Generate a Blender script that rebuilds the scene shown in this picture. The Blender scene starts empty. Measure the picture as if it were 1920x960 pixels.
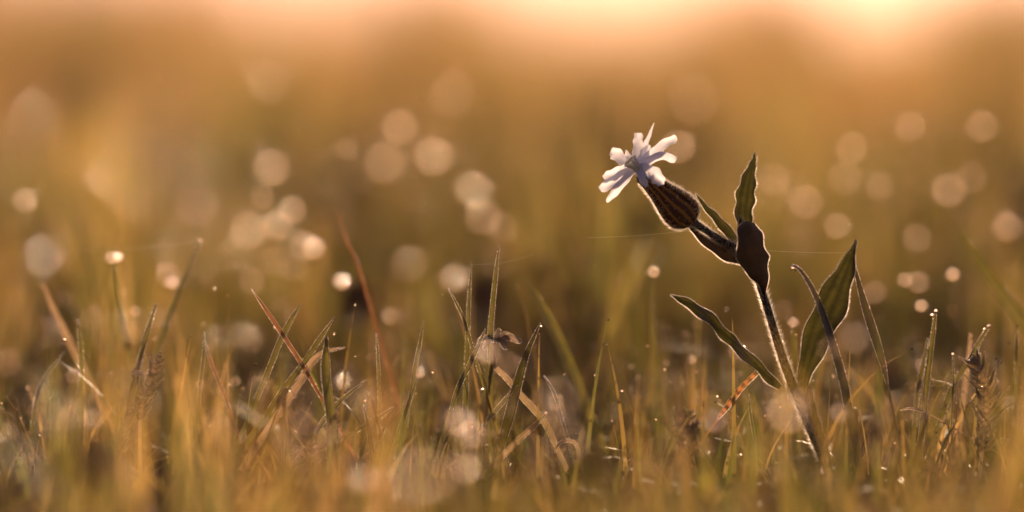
import bpy, math, random
import numpy as np
from mathutils import Vector, noise

C = bpy.context.scene
COL = C.collection
rnd = random.Random(7)
NP = np.random.default_rng(11)

# ---------------------------------------------------------------- camera
CAM_H = 0.133                    # lens height over the turf, metres
FOCUS = 0.93
PITCH = math.radians(3.95)       # looking slightly down
cam_data = bpy.data.cameras.new('camera')
cam = bpy.data.objects.new('camera', cam_data)
COL.objects.link(cam)
cam.location = (0, 0, CAM_H)
cam.rotation_euler = (math.radians(90) - PITCH, 0, 0)
cam_data.sensor_width = 36
cam_data.lens = 104.6
cam_data.clip_start = 0.01
cam_data.clip_end = 2000
cam_data.dof.use_dof = True
cam_data.dof.focus_distance = FOCUS
cam_data.dof.aperture_fstop = 2.8
C.camera = cam

# ---------------------------------------------------------------- sky and sun
SUN_EL, SUN_AZ = math.radians(14.0), math.radians(7.0)
w = bpy.data.worlds.new('World'); C.world = w; w.use_nodes = True
nt = w.node_tree
bg = nt.nodes['Background']
sky = nt.nodes.new('ShaderNodeTexSky')
sky.sky_type = 'NISHITA'; sky.sun_disc = False
sky.sun_elevation = SUN_EL; sky.sun_rotation = SUN_AZ
sky.air_density = 1.0; sky.dust_density = 5.0; sky.ozone_density = 2.0
tint = nt.nodes.new('ShaderNodeMix'); tint.data_type = 'RGBA'; tint.blend_type = 'MULTIPLY'
tint.inputs[0].default_value = 1.0
nt.links.new(sky.outputs[0], tint.inputs[6]); tint.inputs[7].default_value = (0.86, 0.66, 0.96, 1)
nt.links.new(tint.outputs[2], bg.inputs[0])
bg.inputs[1].default_value = 0.050
ld = bpy.data.lights.new('sun', 'SUN'); lo = bpy.data.objects.new('sun', ld); COL.objects.link(lo)
ld.energy = 5.0; ld.angle = math.radians(0.5); ld.color = (1.0, 0.68, 0.42)
sd = Vector((math.sin(SUN_AZ) * math.cos(SUN_EL), math.cos(SUN_AZ) * math.cos(SUN_EL), math.sin(SUN_EL)))
lo.rotation_euler = sd.to_track_quat('Z', 'Y').to_euler()
lo.location = sd * 3
C.view_settings.view_transform = 'Standard'; C.view_settings.look = 'None'
C.view_settings.exposure = 0.95; C.view_settings.gamma = 1.0
cy = C.cycles
cy.use_denoising = True; cy.use_adaptive_sampling = False
cy.max_bounces = 8; cy.diffuse_bounces = 3; cy.transmission_bounces = 6; cy.glossy_bounces = 3
cy.sample_clamp_indirect = 6.0; cy.sample_clamp_direct = 0.0
cy.caustics_reflective = False; cy.caustics_refractive = False

# ---------------------------------------------------------------- picture point -> place
PX = 1.0 / 5581.0                # tangent of one photo pixel (1920 wide)
cp, sp = math.cos(PITCH), math.sin(PITCH)
def at(x, y, d=FOCUS):
    """point d metres in front of the lens, seen at photo pixel x, y"""
    X = (x - 960) * PX * d; U = (480 - y) * PX * d
    return Vector((X, d * cp + U * sp, CAM_H - d * sp + U * cp))
MM = 0.001
def behind(c):  return FOCUS / (1 - c / 209.0)   # distance whose blur disc is c photo pixels wide
def before(c):  return FOCUS / (1 + c / 209.0)

# ---------------------------------------------------------------- materials
def mat(name):
    m = bpy.data.materials.new(name); m.use_nodes = True
    n = m.node_tree.nodes; n.clear()
    return m, n, m.node_tree.links
def leafy(name, c1, c2, trans=0.5, tcol=None, sdep=.55, rough=0.45, scale=300, spec=0.4, attr=False, bump=0.0, streak=None):
    """thin plant tissue: diffuse + gloss in front, light coming through from behind"""
    m, n, l = mat(name)
    out = n.new('ShaderNodeOutputMaterial')
    tc = n.new('ShaderNodeTexCoord'); nz = n.new('ShaderNodeTexNoise'); nz.inputs['Scale'].default_value = scale
    nz.inputs['Detail'].default_value = 4
    l.new(tc.outputs['Object'], nz.inputs['Vector'])
    mp = n.new('ShaderNodeMapRange'); mp.inputs[1].default_value = .35; mp.inputs[2].default_value = .65
    l.new(nz.outputs[0], mp.inputs[0])
    mx = n.new('ShaderNodeMix'); mx.data_type = 'RGBA'
    mx.inputs[6].default_value = (*c1, 1); mx.inputs[7].default_value = (*c2, 1)
    l.new(mp.outputs[0], mx.inputs[0])
    col = mx.outputs[2]
    if streak:                                   # veins running along the blade (uv.x across)
        uv = n.new('ShaderNodeUVMap'); sx = n.new('ShaderNodeSeparateXYZ'); l.new(uv.outputs[0], sx.inputs[0])
        mu = n.new('ShaderNodeMath'); mu.operation = 'MULTIPLY'; mu.inputs[1].default_value = streak * 6.2832
        l.new(sx.outputs[0], mu.inputs[0])
        si = n.new('ShaderNodeMath'); si.operation = 'SINE'; l.new(mu.outputs[0], si.inputs[0])
        mr = n.new('ShaderNodeMapRange'); mr.inputs[1].default_value = -1; mr.inputs[2].default_value = 1
        mr.inputs[3].default_value = sdep; mr.inputs[4].default_value = 1.15
        l.new(si.outputs[0], mr.inputs[0])
        m2 = n.new('ShaderNodeMix'); m2.data_type = 'RGBA'; m2.blend_type = 'MULTIPLY'; m2.inputs[0].default_value = 1
        l.new(col, m2.inputs[6]); l.new(mr.outputs[0], m2.inputs[7]); col = m2.outputs[2]
    if attr:
        at_ = n.new('ShaderNodeAttribute'); at_.attribute_name = 'tone'
        m2 = n.new('ShaderNodeMix'); m2.data_type = 'RGBA'; m2.blend_type = 'MULTIPLY'; m2.inputs[0].default_value = 1
        l.new(col, m2.inputs[6]); l.new(at_.outputs[0], m2.inputs[7]); col = m2.outputs[2]
    pb = n.new('ShaderNodeBsdfPrincipled'); pb.inputs['Roughness'].default_value = rough
    pb.inputs['Specular IOR Level'].default_value = spec
    l.new(col, pb.inputs['Base Color'])
    tr = n.new('ShaderNodeBsdfTranslucent')
    m3 = n.new('ShaderNodeMix'); m3.data_type = 'RGBA'; m3.blend_type = 'MULTIPLY'; m3.inputs[0].default_value = 1
    l.new(col, m3.inputs[6]); m3.inputs[7].default_value = (*(tcol or (1, 1, 1)), 1)
    l.new(m3.outputs[2], tr.inputs[0])
    if bump:
        b = n.new('ShaderNodeBump'); b.inputs['Strength'].default_value = bump; b.inputs['Distance'].default_value = 0.0003
        l.new(nz.outputs[0], b.inputs['Height']); l.new(b.outputs[0], pb.inputs['Normal'])
    ms = n.new('ShaderNodeMixShader'); ms.inputs[0].default_value = trans
    l.new(pb.outputs[0], ms.inputs[1]); l.new(tr.outputs[0], ms.inputs[2]); l.new(ms.outputs[0], out.inputs[0])
    return m

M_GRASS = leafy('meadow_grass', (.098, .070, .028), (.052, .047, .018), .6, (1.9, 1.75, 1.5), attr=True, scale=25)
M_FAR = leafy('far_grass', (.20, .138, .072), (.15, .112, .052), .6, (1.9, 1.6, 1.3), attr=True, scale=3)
M_BLADE = leafy('green_blade', (.060, .060, .018), (.090, .080, .026), .5, (1.8, 1.6, 1.0), rough=.32, spec=.6, streak=4)
M_BLADE_DRY = leafy('dry_blade', (.22, .11, .05), (.13, .06, .03), .45, (1.3, 1.1, .9), rough=.4, streak=3)
M_BLADE_DARK = leafy('dark_blade', (.05, .045, .022), (.08, .068, .03), .3, (1.5, 1.3, .9), rough=.4, spec=.4, streak=5)
M_STRAW = leafy('straw', (.34, .24, .14), (.22, .155, .09), .5, (1.3, 1.2, 1.0), streak=3)
M_LEAF = leafy('campion_leaf', (.013, .014, .005), (.024, .024, .008), .45, (2.4, 2.1, .9), rough=.6, spec=.2, scale=500, bump=.6, streak=3)
M_LEAF_DARK = leafy('campion_leaf_back', (.010, .005, .004), (.018, .010, .007), .14, (1.5, 1.2, .8), rough=.6, spec=.1, scale=500, bump=.6)
M_STEM = leafy('campion_stem', (.035, .022, .014), (.05, .038, .018), .1, rough=.55, scale=700, bump=.6)
M_PETAL = leafy('petal', (.80, .79, .82), (.74, .73, .77), .55, (1.0, .99, 1.0), rough=.5, spec=.2, scale=900, bump=.5, streak=6, sdep=.94)
M_STAMEN = leafy('stamen', (.92, .90, .76), (.90, .86, .66), .6)
M_YARROW = leafy('yarrow_leaf', (.60, .52, .36), (.46, .40, .26), .68, (1.3, 1.25, 1.15), rough=.35, spec=.7)
M_CLOVER = leafy('clover_floret', (.09, .012, .010), (.16, .03, .024), .3, (1.4, .9, .8), scale=400)
M_DEAD = leafy('withered_floret', (.34, .24, .16), (.20, .13, .08), .4, scale=500)
M_THREAD = leafy('thread', (.8, .75, .7), (.8, .75, .7), .5, rough=.2, spec=1)

def water_mat(name, rough, ior=1.33, col=(1, .93, .82)):
    m, n, l = mat(name)
    out = n.new('ShaderNodeOutputMaterial'); g = n.new('ShaderNodeBsdfPrincipled')
    g.inputs['Base Color'].default_value = (*col, 1); g.inputs['Roughness'].default_value = rough
    g.inputs['IOR'].default_value = ior; g.inputs['Transmission Weight'].default_value = 1
    l.new(g.outputs[0], out.inputs[0]); return m
M_DROP = water_mat('dew_water', .15, 1.24, (1, .80, .40))  # gold tint puts the reflected sun and grass light into clear water
M_BEAD = water_mat('dew_bead', .12, 1.30, (1, .82, .50))  # beads carry the same golden light in their colour
M_HAIR = water_mat('plant_hair', .38, 1.28)

def calyx_mat():
    m, n, l = mat('calyx_skin')
    out = n.new('ShaderNodeOutputMaterial')
    uv = n.new('ShaderNodeUVMap'); sx = n.new('ShaderNodeSeparateXYZ'); l.new(uv.outputs[0], sx.inputs[0])
    nz = n.new('ShaderNodeTexNoise'); nz.inputs['Scale'].default_value = 9; nz.inputs['Detail'].default_value = 3
    l.new(uv.outputs[0], nz.inputs['Vector'])
    a = n.new('ShaderNodeMath'); a.operation = 'MULTIPLY_ADD'; a.inputs[1].default_value = .05
    l.new(nz.outputs[0], a.inputs[0]); l.new(sx.outputs[0], a.inputs[2])
    mu = n.new('ShaderNodeMath'); mu.operation = 'MULTIPLY'; mu.inputs[1].default_value = 12 * math.pi * 2
    l.new(a.outputs[0], mu.inputs[0])
    si = n.new('ShaderNodeMath'); si.operation = 'SINE'; l.new(mu.outputs[0], si.inputs[0])
    mr = n.new('ShaderNodeMapRange'); mr.inputs[1].default_value = .0; mr.inputs[2].default_value = .9
    l.new(si.outputs[0], mr.inputs[0])
    # net of cross veins
    vo = n.new('ShaderNodeTexVoronoi'); vo.feature = 'DISTANCE_TO_EDGE'; vo.inputs['Scale'].default_value = 16
    l.new(uv.outputs[0], vo.inputs['Vector'])
    vr = n.new('ShaderNodeMapRange'); vr.inputs[1].default_value = .02; vr.inputs[2].default_value = .10; vr.inputs[3].default_value = .92
    l.new(vo.outputs[0], vr.inputs[0])
    mm = n.new('ShaderNodeMath'); mm.operation = 'MULTIPLY'; l.new(mr.outputs[0], mm.inputs[0]); l.new(vr.outputs[0], mm.inputs[1])
    mx = n.new('ShaderNodeMix'); mx.data_type = 'RGBA'
    mx.inputs[6].default_value = (.010, .004, .003, 1); mx.inputs[7].default_value = (.095, .062, .018, 1)
    l.new(mm.outputs[0], mx.inputs[0])
    pb = n.new('ShaderNodeBsdfPrincipled'); pb.inputs['Roughness'].default_value = .5; pb.inputs['Specular IOR Level'].default_value = .2
    tr = n.new('ShaderNodeBsdfTranslucent')
    l.new(mx.outputs[2], pb.inputs['Base Color'])
    m3 = n.new('ShaderNodeMix'); m3.data_type = 'RGBA'; m3.blend_type = 'MULTIPLY'; m3.inputs[0].default_value = 1
    l.new(mx.outputs[2], m3.inputs[6]); m3.inputs[7].default_value = (4.5, 3.6, 1.8, 1); l.new(m3.outputs[2], tr.inputs[0])
    ms = n.new('ShaderNodeMixShader'); ms.inputs[0].default_value = .6
    l.new(pb.outputs[0], ms.inputs[1]); l.new(tr.outputs[0], ms.inputs[2]); l.new(ms.outputs[0], out.inputs[0])
    return m
M_CALYX = calyx_mat()

def stripe_mat():
    m, n, l = mat('striped_blade')
    out = n.new('ShaderNodeOutputMaterial')
    uv = n.new('ShaderNodeUVMap'); sx = n.new('ShaderNodeSeparateXYZ'); l.new(uv.outputs[0], sx.inputs[0])
    mu = n.new('ShaderNodeMath'); mu.operation = 'MULTIPLY'; mu.inputs[1].default_value = 8 * math.pi * 2
    nz = n.new('ShaderNodeTexNoise'); nz.inputs['Scale'].default_value = 7; l.new(uv.outputs[0], nz.inputs['Vector'])
    ad = n.new('ShaderNodeMath'); ad.operation = 'MULTIPLY_ADD'; ad.inputs[1].default_value = .22; l.new(nz.outputs[0], ad.inputs[0]); l.new(sx.outputs[1], ad.inputs[2])
    l.new(ad.outputs[0], mu.inputs[0])
    si = n.new('ShaderNodeMath'); si.operation = 'SINE'; l.new(mu.outputs[0], si.inputs[0])
    mr = n.new('ShaderNodeMapRange'); mr.inputs[1].default_value = -.3; mr.inputs[2].default_value = .3; l.new(si.outputs[0], mr.inputs[0])
    mx = n.new('ShaderNodeMix'); mx.data_type = 'RGBA'
    mx.inputs[6].default_value = (.10, .04, .015, 1); mx.inputs[7].default_value = (.42, .17, .05, 1); l.new(mr.outputs[0], mx.inputs[0])
    pb = n.new('ShaderNodeBsdfDiffuse'); tr = n.new('ShaderNodeBsdfTranslucent')
    l.new(mx.outputs[2], pb.inputs[0]); l.new(mx.outputs[2], tr.inputs[0])
    ms = n.new('ShaderNodeMixShader'); ms.inputs[0].default_value = .6
    l.new(pb.outputs[0], ms.inputs[1]); l.new(tr.outputs[0], ms.inputs[2]); l.new(ms.outputs[0], out.inputs[0])
    return m
M_STRIPE = stripe_mat()

def soil_mat():
    m, n, l = mat('soil')
    out = n.new('ShaderNodeOutputMaterial'); tc = n.new('ShaderNodeTexCoord'); nz = n.new('ShaderNodeTexNoise')
    nz.inputs['Scale'].default_value = 30; nz.inputs['Detail'].default_value = 8; l.new(tc.outputs['Object'], nz.inputs['Vector'])
    mx = n.new('ShaderNodeMix'); mx.data_type = 'RGBA'; l.new(nz.outputs[0], mx.inputs[0])
    mx.inputs[6].default_value = (.02, .013, .008, 1); mx.inputs[7].default_value = (.07, .045, .022, 1)
    pb = n.new('ShaderNodeBsdfPrincipled'); pb.inputs['Roughness'].default_value = 1; pb.inputs['Specular IOR Level'].default_value = 0; l.new(mx.outputs[2], pb.inputs['Base Color'])
    b = n.new('ShaderNodeBump'); b.inputs['Distance'].default_value = .001; l.new(nz.outputs[0], b.inputs['Height']); l.new(b.outputs[0], pb.inputs['Normal'])
    l.new(pb.outputs[0], out.inputs[0]); return m
M_SOIL = soil_mat()

# ---------------------------------------------------------------- mesh helpers
class MB:
    def __init__(s): s.v = []; s.f = []; s.uv = []
    def grid(s, rows, closed=False, flip=False):
        """rows of equal length; loft them"""
        b = len(s.v); m = len(rows[0]); n = len(rows)
        for i, r in enumerate(rows):
            for j, p in enumerate(r):
                s.v.append(tuple(p)); s.uv.append((j / (m - (0 if closed else 1)), i / max(1, n - 1)))
        k = m if closed else m - 1
        for i in range(n - 1):
            for j in range(k):
                a, c = b + i * m + j, b + i * m + (j + 1) % m
                s.f.append((a, c, c + m, a + m))
    def build(s, name, material, parent=None, smooth=True):
        me = bpy.data.meshes.new(name)
        me.from_pydata(s.v, [], s.f); me.update()
        uvl = me.uv_layers.new(name='UVMap')
        li = np.empty(len(me.loops), dtype=np.int32); me.loops.foreach_get('vertex_index', li)
        uvl.data.foreach_set('uv', np.array(s.uv, dtype=np.float32)[li].ravel())
        if smooth: me.polygons.foreach_set('use_smooth', [True] * len(me.polygons))
        me.materials.append(material)
        o = bpy.data.objects.new(name, me); COL.objects.link(o)
        if parent:
            o.parent = parent; o.matrix_parent_inverse = parent.matrix_basis.inverted()
        return o
def empty(name, loc):
    o = bpy.data.objects.new(name, None); COL.objects.link(o); o.location = loc; o.empty_display_size = .01
    return o
def tag(o, label=None, cat=None, group=None, kind=None):
    if label: o['label'] = label
    if cat: o['category'] = cat
    if group: o['group'] = group
    if kind: o['kind'] = kind
    return o
def cr(pts, n):
    """Catmull-Rom through tuples"""
    P = [np.array(p, dtype=float) for p in pts]
    P = [2 * P[0] - P[1]] + P + [2 * P[-1] - P[-2]]
    out = []
    segs = len(P) - 3
    for i in range(n):
        t = i / (n - 1) * segs; k = min(int(t), segs - 1); u = t - k
        a, b, c, d = P[k:k + 4]
        out.append(.5 * ((2 * b) + (c - a) * u + (2 * a - 5 * b + 4 * c - d) * u * u + (3 * b - a - 3 * c + d) * u ** 3))
    return out
VIEW_AT = lambda p: Vector(at(p[0], p[1], FOCUS + p[2] * MM))
def ribbon_rows(pts, n=24, cols=7, tilt=0.0, camber=0.0, wave=0.0, wfreq=3.0, seed=0, d0=None):
    """pts: (x, y, depth mm behind focus, half width px) -> rows of points. tilt turns the blade out of the picture plane"""
    base = (d0 if d0 is not None else FOCUS)
    c = cr(pts, n); rows = []
    for i, p in enumerate(c):
        q0 = c[max(0, i - 1)]; q1 = c[min(n - 1, i + 1)]
        t = q1[:2] - q0[:2]; t = t / (np.linalg.norm(t) + 1e-9); nrm = np.array([-t[1], t[0]])
        hw = max(p[3], .05); row = []
        for j in range(cols):
            s = -1 + 2 * j / (cols - 1)
            ph = i / (n - 1) * wfreq * 6.283 + seed
            wz = wave * (abs(s) ** 2) * math.sin(ph + (1.3 if s > 0 else 0)) * hw / 10.0
            ws = 1 + ((.08 + .05 * wave) * math.sin(ph * 1.7 + s) if wave and abs(s) > .6 else 0)
            z = p[2] + hw * s * math.tan(tilt) * PX * base * 1000 + camber * (1 - s * s) * hw * PX * base * 1000 + wz
            xy = p[:2] + nrm * hw * s * ws
            row.append(at(xy[0], xy[1], base + z * MM))
        rows.append(row)
    return rows
def ribbon(name, material, pts, parent=None, **k):
    rows = ribbon_rows(pts, **k); m = MB(); m.grid(rows); o = m.build(name, material, parent); return o, rows
def tube_rows(pts, radii, n=24, seg=10, wob=0.0):
    c = cr([(*p, r) for p, r in zip(pts, radii)], n); rows = []
    up = Vector((0.2, 1, 0.1)).normalized()
    for i, p in enumerate(c):
        t = Vector(c[min(n - 1, i + 1)][:3] - c[max(0, i - 1)][:3]).normalized()
        a = t.cross(up).normalized(); b = t.cross(a).normalized()
        rows.append([Vector(p[:3]) + (a * math.cos(6.2832 * j / seg) + b * math.sin(6.2832 * j / seg)) * max(p[3], 1e-6) * (1 + wob * math.sin(5 * j + i)) for j in range(seg)])
    return rows
def hairs(m, rows, count, length, rad, closed=True, jit=.5, edge=False, lenvar=.5, bias=None, droop=0.0, thin=0.0):
    """thin pointed hairs standing on a lofted surface (or only on its two margins)"""
    n = len(rows); k = len(rows[0])
    for _ in range(count):
        i = rnd.random() * (n - 1.001); i0 = int(i); u = i - i0
        if edge:
            j0 = 0 if rnd.random() < .5 else k - 1
            p = rows[i0][j0].lerp(rows[i0 + 1][j0], u)
            inner = rows[i0][1 if j0 == 0 else k - 2]
            d = (p - inner).normalized(); al = (rows[i0 + 1][j0] - rows[i0][j0]).normalized()
        else:
            j = rnd.random() * k; j0 = int(j) % k; v = j - int(j); j1 = (j0 + 1) % k
            p = rows[i0][j0].lerp(rows[i0][j1], v).lerp(rows[i0 + 1][j0].lerp(rows[i0 + 1][j1], v), u)
            cen = sum((q for q in rows[i0]), Vector()) / k
            d = (p - cen).normalized(); al = (rows[i0 + 1][j0] - rows[i0][j0]).normalized()
        d = (d + Vector((rnd.gauss(0, jit), rnd.gauss(0, jit), rnd.gauss(0, jit))) * .6 + al * rnd.uniform(-.2, .3)).normalized()
        if thin and d.y < -.35 and rnd.random() < thin: continue
        L = length * (1 - lenvar * rnd.random())
        a = d.orthogonal().normalized(); b = d.cross(a)
        bs = len(m.v); q = p - d * length * .08; mid = p + d * L * .55; tip = p + d * L + al * L * .25 - Vector((0, 0, droop * L))
        for (o, r) in ((q, rad), (mid, rad * .7)):
            for s in range(3):
                an = s * 2.0944; m.v.append(tuple(o + (a * math.cos(an) + b * math.sin(an)) * r)); m.uv.append((0, 0))
        m.v.append(tuple(tip)); m.uv.append((0, 1))
        for s in range(3):
            t = (s + 1) % 3
            m.f.append((bs + s, bs + t, bs + 3 + t, bs + 3 + s)); m.f.append((bs + 3 + s, bs + 3 + t, bs + 6))

# ---------------------------------------------------------------- ground
def ground():
    m = MB()
    ys = [-6, -2, -.5, 0, .5, 1, 1.5, 2, 3, 5, 8, 14, 25, 60, 200, 700]
    xs = [-400, -120, -40, -15, -6, -3, -1.5, -.7, -.3, 0, .3, .7, 1.5, 3, 6, 15, 40, 120, 400]
    m.grid([[Vector((x, y, 0.004 * noise.noise((x * 3, y * 3, 0)) if abs(x) < 8 and -3 < y < 14 else 0)) for x in xs] for y in ys])
    tag(m.build('ground', M_SOIL), 'dark soil and thatch under the meadow grass', kind='structure')
ground()

def veil_haze():  # scattering volume added for the pale glow of a lens flare veil
    m, n, l = mat('veil_haze'); out = n.new('ShaderNodeOutputMaterial'); v = n.new('ShaderNodeVolumePrincipled')
    v.inputs['Color'].default_value = (1, .82, .60, 1); v.inputs['Density'].default_value = .0025; v.inputs['Anisotropy'].default_value = .6
    l.new(v.outputs[0], out.inputs['Volume'])
    b = MB(); x, y0, y1, z0, z1 = 30, -3, 75, -1.1, 1.0
    b.v = [(-x, y0, z0), (x, y0, z0), (x, y1, z0), (-x, y1, z0), (-x, y0, z1), (x, y0, z1), (x, y1, z1), (-x, y1, z1)]
    b.uv = [(0, 0)] * 8; b.f = [(0, 3, 2, 1), (4, 5, 6, 7), (0, 1, 5, 4), (1, 2, 6, 5), (2, 3, 7, 6), (3, 0, 4, 7)]
    tag(b.build('veil_haze', m, smooth=False), 'added thin volume giving a golden veil of light over the meadow', kind='stuff')
veil_haze()
# ---------------------------------------------------------------- meadow grass (nobody could count it)
def grass_mass(name, material, base, h, wd, bend, az, tone, segs, label):
    """base (n,2) h wd bend az (n,) tone (n,3): flat tapered curved blades in one mesh"""
    n = len(h); L = segs + 1
    t = np.linspace(0, 1, L)[None, :]
    ang = bend[:, None] * t                                     # lean grows with height
    dt = 1 / segs
    hor = np.cumsum(np.sin(ang) * dt, axis=1) - np.sin(ang[:, :1]) * dt
    ver = np.cumsum(np.cos(ang) * dt, axis=1) - np.cos(ang[:, :1]) * dt
    hx = hor * h[:, None] * np.cos(az)[:, None]; hy = hor * h[:, None] * np.sin(az)[:, None]; hz = ver * h[:, None]
    fa = az + math.pi / 2 + NP.normal(0, .9, n)
    wt = wd[:, None] * (1 - t ** 1.8 * .97) * .5
    cx = base[:, :1] + hx; cyy = base[:, 1:2] + hy
    V = np.empty((n, L, 2, 3), dtype=np.float32)
    for k, s in enumerate((-1, 1)):
        V[:, :, k, 0] = cx + s * wt * np.cos(fa)[:, None]; V[:, :, k, 1] = cyy + s * wt * np.sin(fa)[:, None]; V[:, :, k, 2] = hz - .004
    idx = (np.arange(n)[:, None] * L * 2 + np.arange(segs)[None, :] * 2)
    F = np.stack([idx, idx + 1, idx + 3, idx + 2], axis=-1).reshape(-1, 4)
    me = bpy.data.meshes.new(name)
    me.vertices.add(n * L * 2); me.vertices.foreach_set('co', V.ravel())
    me.loops.add(F.size); me.loops.foreach_set('vertex_index', F.ravel().astype(np.int32))
    me.polygons.add(len(F)); me.polygons.foreach_set('loop_start', np.arange(0, F.size, 4, dtype=np.int32))
    me.update(calc_edges=True); me.validate()
    ca = me.color_attributes.new('tone', 'FLOAT_COLOR', 'POINT')
    T = np.ones((n, L * 2, 4), dtype=np.float32); T[:, :, :3] = tone[:, None, :]
    ca.data.foreach_set('color', T.ravel())
    me.materials.append(material)
    o = bpy.data.objects.new(name, me); COL.objects.link(o)
    tag(o, label, kind='stuff')
    return V
def field(d0, d1, dens, side=1.5, off=.05):
    """random spots in the wedge the lens sees, and a good margin beside it"""
    half = .172 * side
    area = half * (d1 ** 2 - d0 ** 2) + 2 * off * (d1 - d0)
    n = int(area * dens)
    y = np.sqrt(NP.uniform(d0 ** 2, d1 ** 2, n)); x = NP.uniform(-1, 1, n) * (y * half + off)
    return np.stack([x, y], 1)
def nz2(p, s, seed=0): return np.array([noise.noise((a * s, b * s, seed)) for a, b in p])
def tones(n, pale=0.08):
    g = NP.random(n)[:, None]
    green = np.array([.55, .86, .42]); gold = np.array([1.2, 1.0, .8])
    t = (green * (1 - g) + gold * g) * NP.uniform(.7, 1.25, n)[:, None]
    dry = NP.random(n) < pale                                   # bleached dead stalks among the green
    t[dry] = np.array([2.05, 1.85, 1.75]) * NP.uniform(.8, 1.3, dry.sum())[:, None]
    return t
CLEAR = []; SIGHT = []; beads = []   # beads: (point, radius) of the tiny dew beads
extra = []      # stalks that carry the background dew drops: (x, y, height)

CLUMPS = [   # stands of taller blades: photo x, metres away, spread in photo px, photo y of the tips, blades, pale share
    (170, 1.22, 55, 345, 34, .2), (215, 1.10, 25, 430, 12, .1), (60, 1.15, 40, 480, 16, .2), (300, 1.3, 50, 470, 20, .2),
    (1085, 1.30, 55, 250, 60, .05), (1130, 1.18, 35, 330, 26, .0), (1050, 1.15, 30, 420, 14, .1), (960, 1.7, 60, 180, 26, .1),
    (430, 1.5, 60, 330, 20, .2), (560, 1.35, 50, 400, 20, .2), (700, 1.6, 70, 300, 24, .2), (800, 1.25, 40, 460, 16, .2),
    (1330, 1.5, 60, 300, 20, .2), (1520, 1.7, 70, 240, 26, .1), (1680, 1.4, 60, 360, 20, .2), (1800, 1.6, 60, 300, 22, .1), (1890, 1.25, 40, 400, 18, .2),
    (60, 1.9, 80, 240, 26, .1), (300, 2.2, 90, 180, 30, .1), (560, 2.4, 90, 170, 26, .1), (880, 2.4, 90, 130, 30, .1), (1250, 2.4, 90, 200, 22, .1), (1440, 2.6, 70, 80, 30, .1), (1640, 2.4, 60, 210, 18, .1),
    (340, .82, 30, 600, 14, .8), (420, .76, 60, 640, 20, .7), (520, .74, 60, 720, 16, .6), (90, .80, 60, 660, 14, .3), (200, .72, 60, 800, 14, .6),
    (760, .72, 60, 800, 14, .6), (1700, .76, 60, 760, 14, .3), (1180, .76, 50, 760, 10, .2), (980, .74, 50, 840, 10, .5),
    (1880, .80, 40, 660, 12, .2), (1560, .70, 60, 860, 12, .3)]
TUSSOCKS = []    # taller clumps of grass standing in the far meadow: x, y, spread, extra height
for px, d, sx, hh in ((60, 7, .12, .10), (230, 6, .22, .10), (360, 7, .20, .11), (810, 6.5, .14, .09), (880, 9, .14, .06), (1430, 7, .12, .09), (1490, 10, .14, .06),
                      (1850, 8, .16, .09), (150, 10, .25, .12), (1250, 8, .12, .02)):
    TUSSOCKS.append(((px - 960) * PX * d, d, sx, hh))
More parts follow.
